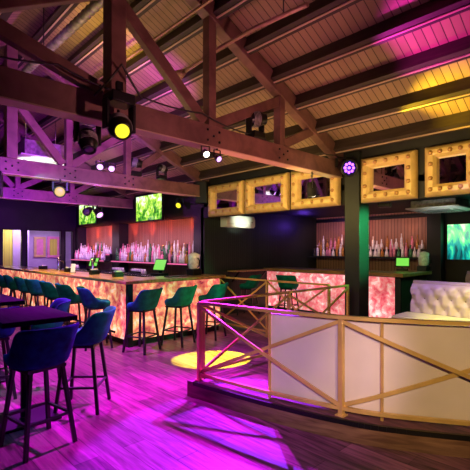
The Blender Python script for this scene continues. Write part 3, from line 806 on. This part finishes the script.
# ------------------------------------------------------------------ platform and railings
ctrl = [(-.39, 4.4), (.20, 3.93), (.65, 3.62), (.92, 3.46), (1.25, 3.31), (1.9, 3.14), (2.6, 3.02), (3.6, 2.92)]
R = [Vector(room(*p)) for p in ctrl]
def cr(P, n=8):
    out = []
    for i in range(len(P) - 1):
        p0 = P[max(i - 1, 0)]; p1 = P[i]; p2_ = P[i + 1]; p3_ = P[min(i + 2, len(P) - 1)]
        for j in range(n):
            t = j / n
            out.append(.5 * ((2 * p1) + (-p0 + p2_) * t + (2 * p0 - 5 * p1 + 4 * p2_ - p3_) * t * t + (-p0 + 3 * p1 - 3 * p2_ + p3_) * t ** 3))
    out.append(P[-1]); return out
FC = cr(R)
def off(C, d):
    out = []
    for i, p in enumerate(C):
        t = (C[min(i + 1, len(C) - 1)] - C[max(i - 1, 0)]).normalized()
        out.append(p + Vector((t.y, -t.x)) * d)   # right of travel = camera side
    return out
zp = .17
outer = off(FC, .09)
if (outer[5] - FC[5]).dot(Vector((-1, 0))) < 0: outer = off(FC, -.09); SG = -1
else: SG = 1
o0 = outer[0] + Vector((-.02, .09))
poly = [(p.x, p.y) for p in outer]; poly[0] = (o0.x, o0.y)
poly += [(5.9, poly[-1][1]), (5.9, 3.52)]
pl = MB().prism(poly, 0, zp - .03).build('seating_platform', 'skirt')
tag(pl, 'low curved wooden platform carrying the gold railing', 'platform')
MB().prism(poly, zp - .03, zp).build('deck', 'floor', pl)
lip = MB()
for a, c in zip(outer[:-1], outer[1:]): lip.bar((a.x, a.y, zp - .012), (c.x, c.y, zp - .012), .03, .04)
lip.build('dark_edge_trim', 'metalblk', pl)

def at_len(C, s):
    for a, c in zip(C[:-1], C[1:]):
        l = (c - a).length
        if s <= l: return a.lerp(c, s / l)
        s -= l
    return C[-1].copy()
LEN = sum((c - a).length for a, c in zip(FC[:-1], FC[1:]))
def len_of(q):
    s = 0; best = (9, 0)
    for a, c in zip(FC[:-1], FC[1:]):
        d_ = (a - q).length
        if d_ < best[0]: best = (d_, s)
        s += (c - a).length
    return best[1]
zt, zl = 1.02, .235
rail = thing('curved_railing', 'curved gold railing with white infill panels at the front of the platform', 'railing', (FC[0].x, FC[0].y, 0))
O = FC[0]
def P3(s, z, d=0):
    p = at_len(FC, s); e = at_len(FC, min(s + .02, LEN)); e0 = at_len(FC, max(s - .02, 0)); t = (e - e0).normalized()
    p = p + Vector((t.y, -t.x)) * d * SG
    return (p.x - O.x, p.y - O.y, z)
def swept(s0, s1, z0, z1, w, h, d=0, n=14):
    b = MB(); pts = [P3(s0 + (s1 - s0) * i / n, z0 + (z1 - z0) * i / n, d) for i in range(n + 1)]
    vs = []
    for i, p in enumerate(pts):
        a = Vector(pts[min(i + 1, n)]) - Vector(pts[max(i - 1, 0)]); a.normalize()
        sd = a.cross(Vector((0, 0, 1))).normalized(); u = sd.cross(a)
        vs += [Vector(p) + sd * w / 2 * x + u * h / 2 * y for x, y in ((-1, -1), (1, -1), (1, 1), (-1, 1))]
    fs = [(i * 4 + j, i * 4 + (j + 1) % 4, (i + 1) * 4 + (j + 1) % 4, (i + 1) * 4 + j) for i in range(n) for j in range(4)]
    fs += [(0, 1, 2, 3), (n * 4 + 3, n * 4 + 2, n * 4 + 1, n * 4)]
    return b.add(vs, fs)
sB = len_of(R[3]); sC = LEN - .9; sD = LEN
post_s = [0, sB, sC, sD]
for s in post_s:
    x, y, _ = P3(s, 0)
    MB().box(x - .022, x + .022, y - .022, y + .022, zp, zt).build('post', 'gold', rail, bevel=.003)
    MB().box(x - .04, x + .04, y - .04, y + .04, zp, zp + .01).build('foot_plate', 'gold', rail)
swept(0, LEN, zt, zt, .055, .03, n=60).build('top_rail', 'gold', rail)
swept(0, LEN, zl, zl, .035, .03, n=60).build('bottom_rail', 'gold', rail)
for a, c in zip(post_s[:-1], post_s[1:]):
    swept(a, c, zt - .03, zl + .02, .018, .032, .012).build('cross_brace', 'gold', rail)
    swept(a, c, zl + .02, zt - .03, .018, .032, -.012).build('cross_brace', 'gold', rail)
def panel(s0, s1):
    b = MB(); n = 12; vs = []
    for i in range(n + 1):
        s = s0 + (s1 - s0) * i / n
        for d, z in ((-.05, zp + .03), (-.05, zt - .035), (-.075, zt - .035), (-.075, zp + .03)): vs.append(P3(s, z, d))
    fs = [(i * 4 + j, i * 4 + (j + 1) % 4, (i + 1) * 4 + (j + 1) % 4, (i + 1) * 4 + j) for i in range(n) for j in range(4)] + [(0, 1, 2, 3), (n * 4 + 3, n * 4 + 2, n * 4 + 1, n * 4)]
    o = b.add(vs, fs).build('infill_panel', 'white', rail)
    return o
def s_at_px(px):
    best = (999, 0)
    for i in range(400):
        s = LEN * i / 399; p = at_len(FC, s); X = CA * p.x - SA * p.y; Y = SA * p.x + CA * p.y
        q = 235 + 400 * X / Y
        if abs(q - px) < best[0]: best = (abs(q - px), s)
    return best[1]
s1_, s2_, s3_ = s_at_px(268), s_at_px(342), s_at_px(382)
print('px C', sC, s_at_px(545))
for a, c in ((s1_, s2_ - .004), (s2_ + .004, s3_ - .004), (s3_ + .004, sC), (sC + .008, LEN)): panel(a, c)
for s in (s1_, s3_):
    x, y, _ = P3(s, 0, -.035)
    MB().box(x - .01, x + .01, y - .01, y + .01, zp, zt - .02).build('panel_stile', 'gold', rail)

def straight_rail(label, a, c, z0, zt, nposts, bottom=True):
    t = thing('straight_railing', label, 'railing', (a[0], a[1], z0))
    d = Vector((c[0] - a[0], c[1] - a[1], 0)); h = zt - z0
    MB().bar((0, 0, h), tuple(d + Vector((0, 0, h))), .05, .03).build('top_rail', 'gold', t)
    if bottom: MB().bar((0, 0, .08), tuple(d + Vector((0, 0, .08))), .03, .03).build('bottom_rail', 'gold', t)
    for i in range(nposts):
        p = d * i / (nposts - 1)
        MB().box(p.x - .02, p.x + .02, p.y - .02, p.y + .02, 0, h).build('post', 'gold', t, bevel=.003)
    for i in range(nposts - 1):
        p, q = d * i / (nposts - 1), d * (i + 1) / (nposts - 1); sd = Vector((-d.y, d.x, 0)).normalized() * .012
        MB().bar(p + Vector((0, 0, h - .03)) + sd, q + Vector((0, 0, .1)) + sd, .018, .03).build('cross_brace', 'gold', t)
        MB().bar(p + Vector((0, 0, .1)) - sd, q + Vector((0, 0, h - .03)) - sd, .018, .03).build('cross_brace', 'gold', t)
straight_rail('gold railing with crossed bars running from the front corner back to the column', (FC[0].x + .07, FC[0].y + .03), (5.86, 3.42), zp, 1.02, 3)
straight_rail('far gold railing with crossed bars in front of second bar', (5.62, 6.3), (5.62, 3.62), 0, 1.03, 3)

# ------------------------------------------------------------------ sofas
def sofa(label, U, V0, V1, z0, zseat, ztop, ncol):
    t = thing('tufted_sofa', label, 'sofa', (U, (V0 + V1) / 2, z0))
    h = (V1 - V0) / 2; H = ztop - z0; S = zseat - z0
    NY, NZ = ncol * 8, 26; b = MB(); vs = []
    cy = 2 * h / ncol; cz = (H - S) / 3.0
    def tuft(y, z):
        d = 9
        for r in range(-1, 5):
            zz = S + cz * r + cz * .5
            o = .5 if r % 2 else 0
            k = round((y + h) / cy - .5 - o); yy = -h + (k + .5 + o) * cy
            d = min(d, math.hypot((y - yy) / cy, (z - zz) / cz))
        u = ((y + h) / cy - .5); w = (z - S) / cz - .5
        cr_ = min(abs(((u + w / 2) + .5) % 1 - .5), abs(((u - w / 2) + .5) % 1 - .5))
        return -.055 * min(1, d * 1.4) ** .6 - .03 * min(1, cr_ * 3)
    for i in range(NY + 1):
        y = -h + 2 * h * i / NY
        for j in range(NZ + 1):
            z = S + (H - S) * j / NZ
            e = min(1, (1 - j / NZ) * 6)
            vs.append((tuft(y, z) * e - .0, y, z))
    fs = [(i * (NZ + 1) + j, (i + 1) * (NZ + 1) + j, (i + 1) * (NZ + 1) + j + 1, i * (NZ + 1) + j + 1) for i in range(NY) for j in range(NZ)]
    b.add(vs, fs, True); b.box(.0, .16, -h, h, 0, H)
    b.build('backrest', 'cushion', t)
    MB().tube([(.06, -h, H), (.06, h, H)], .05, 10).build('top_roll', 'cushion', t)
    bt = None
    for r in range(3):
        zz = S + cz * (r + .5)
        for k in range(ncol):
            y = -h + (k + .5 + (.5 if r % 2 else 0)) * cy
            if y > h - .03: continue
            if bt is None: bt = MB().lathe([(.018, 0), (.012, .006), (0, .01)], (0, 0, 0), (-1, 0, 0), 8).build('button', 'cushion_btn', t); o = bt
            else: o = bt.copy(); col.objects.link(o)
            o.location = (-.006, y, zz)
    MB().box(-.60, -.05, -h, h + .08, S - .13, S).build('seat_cushion', 'seat_white', t, bevel=.03, seg=3)
    MB().box(-.55, 0, -h, h + .04, 0, S - .13).build('base', 'metalblk', t)
    return t
sofa('lilac white tufted sofa on the right beneath the gold mirrors', 6.47, .9, vat(412, 6.45), 0, .62, 1.07, 9)
sofa('second tufted sofa at the right edge, farther back under the green screen', 8.3, 1.2, vat(465, 8.2), 0, .7, 1.16, 6)

# ------------------------------------------------------------------ lights
def spot(loc, tgt, c, p, deg, blend=.5, size=.05, name='spot'):
    l = bpy.data.lights.new(name, 'SPOT'); l.energy = p; l.color = c; l.spot_size = math.radians(deg); l.spot_blend = blend; l.shadow_soft_size = size
    o = bpy.data.objects.new(name, l); col.objects.link(o); o.location = loc
    o.rotation_euler = (Vector(tgt) - Vector(loc)).to_track_quat('-Z', 'Y').to_euler()
    return o
def point(loc, c, p, size=.1, name='glow'):
    l = bpy.data.lights.new(name, 'POINT'); l.energy = p; l.color = c; l.shadow_soft_size = size
    o = bpy.data.objects.new(name, l); col.objects.link(o); o.location = loc; return o
def area(loc, tgt, c, p, sx, sy, name='area', spread=180):
    l = bpy.data.lights.new(name, 'AREA'); l.shape = 'RECTANGLE'; l.size = sx; l.size_y = sy; l.energy = p; l.color = c; l.spread = math.radians(spread)
    o = bpy.data.objects.new(name, l); col.objects.link(o); o.location = loc
    o.rotation_euler = (Vector(tgt) - Vector(loc)).to_track_quat('-Z', 'Y').to_euler(); return o
MAG = (.56, .0, .86); VIO = (.22, .02, 1); YEL = (1, .82, .05); WARM = (1, .62, .30); PNK = (1, .12, .5)
spot((1.9, 5.9, 2.75), (2.3, 4.9, 0), MAG, 1250, 84, .7, .04)
spot((3.85, 3.95, 2.72), (1.65, 3.25, 0), MAG, 1700, 66, .6, .03)
spot((2.6, 7.6, 2.75), (2.2, 8.2, 0), MAG, 500, 80, .8)
spot((4.6, 3.9, 2.78), (4.7, 4.5, 0), MAG, 150, 60, .7)
spot((4.0, 3.85, 2.76), (2.25, 2.55, 0), VIO, 2600, 34, .25, .015, 'violet_led_beam')
spot((5.15, 3.6, 2.36), (3.88, 4.42, 0), (.72, 1, .0), 6500, 20, .06, .01, 'yellow_gobo_beam')
# roof washes
spot((3.4, 4.4, 3.15), (3.3, 6.2, 4.5), (.75, .05, 1), 330, 80, .9)
spot((2.4, 4.5, 3.1), (2.75, 5.6, 4.8), (1, .74, .05), 260, 46, .9)
spot((4.95, 2.5, 2.95), (5.45, 1.6, 3.55), (1, .66, .02), 330, 62, .9)
spot((4.1, 2.3, 3.15), (4.5, 1.4, 4.0), (.8, .02, .5), 190, 75, .9)
spot((1.2, 4.6, 3.15), (1.8, 6.3, 5.0), (.6, .04, 1), 40, 80, .9)
area((4.2, 3.2, 2.6), (4.4, 3.2, 4), (1, .34, .18), 14, 2, 2)
area((2.5, 5.5, 2.6), (3.0, 6.0, 5), (1, .70, .22), 34, 2.5, 2.5)
area((4.3, 9.0, 2.5), (4.3, 9.3, 5), (1, .3, .45), 14, 2, 4)
# truss washes
spot((2.0, 4.7, 2.55), (2.6, 7.15, 2.95), (.40, .0, 1), 620, 75, .8)
spot((4.6, 4.9, 2.5), (4.6, 7.15, 2.95), (1, .2, .5), 60, 60, .8)
spot((2.6, 7.9, 2.5), (3.0, 10.5, 2.95), (.36, .0, 1), 760, 80, .8)
point((4.3, 9.3, 2.6), (.6, .06, .9), 40, .15)
spot((2.6, 1.4, 2.4), (3.0, 3.65, 3.2), (1, .36, .34), 120, 110, .8)
# bottles and slat walls
for V in (8.2, 9.2, 10.2, 11.2, 12.8, 13.8):
    spot((6.12, V, 1.62), (6.5, V, 2.6), (1, .12, .05), 60, 38, .6, .02)
for V0, V1, *_ in bays:
    area((5.95, (V0 + V1) / 2, 2.36), (6.45, (V0 + V1) / 2, 1.9), (1, .13, .08), 7, V1 - V0, .1)
    area((5.55, (V0 + V1) / 2, 1.95), (6.2, (V0 + V1) / 2, 1.15), (1, .55, .85), 17, V1 - V0, .2)
area((9.7, 5.4, 2.3), (10.4, 5.4, 1.5), (1, .50, .50), 13, 3.0, .2)
for V in (4.3, 5.3, 6.3): spot((10.3, V, 1.75), (10.6, V, 2.7), (1, .30, .12), 6, 60, .5, .02)
point((9.4, 6.9, 2.3), (.2, .06, 1), 9, .1)
# stools / bar
area((2.0, 6.8, 2.6), (3.0, 7.5, .8), (.10, .9, .8), 22, 3, 1.0)
spot((2.3, 9.5, 2.7), (3.1, 9.4, .9), (1, .85, .05), 160, 45, .8)
spot((2.0, 8.6, 2.7), (3.5, 8.6, 1.1), (1, .75, .15), 110, 60, .8)
spot((2.3, 3.1, 2.6), (1.75, 4.1, .92), (.03, .9, .6), 190, 24, .8, .1)
spot((.1, 4.6, 2.4), (1.3, 3.5, .8), (.05, .2, 1), 70, 60, .8, .1)
spot((2.1, 7.7, 2.55), (2.78, 8.4, 3.3), (.95, 1, .85), 220, 50, .6)
area((3.4, 8.6, 2.75), (3.4, 8.6, 1.1), (1, .60, .12), 40, .3, 5, 'counter_wash', 50)
# mirrors and platform
area((4.4, 4.4, 2.3), (6.0, 5.0, 2.75), (1, .74, .20), 34, 2.2, .5)
area((4.5, 2.2, 2.4), (6.0, 2.4, 2.75), (1, .70, .22), 25, 1.4, .5)
spot((-.6, -.6, 2.5), (2.95, 2.05, .68), (1, .62, .72), 620, 22, .8, .1)
spot((.3, -1.4, 2.5), (3.15, 1.1, .68), (1, .62, .26), 520, 24, .8, .1)
spot((6.75, 1.7, 2.3), (6.13, 3.25, 1.75), (.06, 1, .28), 520, 40, .7, .05)
spot((8.0, 2.2, 2.45), (8.6, 3.5, 1.0), (.15, 1, .3), 40, 70, .7, .05)
spot((5.4, 1.6, 2.75), (6.3, 1.9, .8), (.55, .34, 1), 120, 60, .8, .1)
spot((4.8, .8, 2.75), (6.1, 1.7, .62), (1, .92, .05), 520, 34, .8, .1)
spot((6.85, 6.0, 2.05), (7.03, 7.1, 2.36), (.9, 1, .75), 90, 40, .9)
spot((7.7, 2.4, 1.9), (8.72, 2.98, 2.40), (.85, 1, .85), 22, 60, .7)
# end room
area((5.2, 16.2, 2.4), (5.2, 16.9, 1.2), (.75, .5, 1), 40, 2, .8)
point((3.9, 16.0, 2.0), (1, .9, .6), 9, .1)

w = bpy.data.worlds.new('world'); scene.world = w; w.use_nodes = True
w.node_tree.nodes['Background'].inputs[0].default_value = (.45, .22, .55, 1)
w.node_tree.nodes['Background'].inputs[1].default_value = .03

# ------------------------------------------------------------------ camera
cam = bpy.data.cameras.new('camera'); co = bpy.data.objects.new('camera', cam); col.objects.link(co)
cam.sensor_width = 36; cam.lens = 36 * 400 / 470; cam.shift_y = 15 / 470; cam.clip_start = .05
co.location = (0, 0, 1.6); co.rotation_euler = (PI / 2, 0, math.radians(-44))
scene.camera = co
vs_ = scene.view_settings
vs_.view_transform = 'Standard'; vs_.look = 'None'; vs_.gamma = 1; vs_.exposure = 0; vs_.use_curve_mapping = False
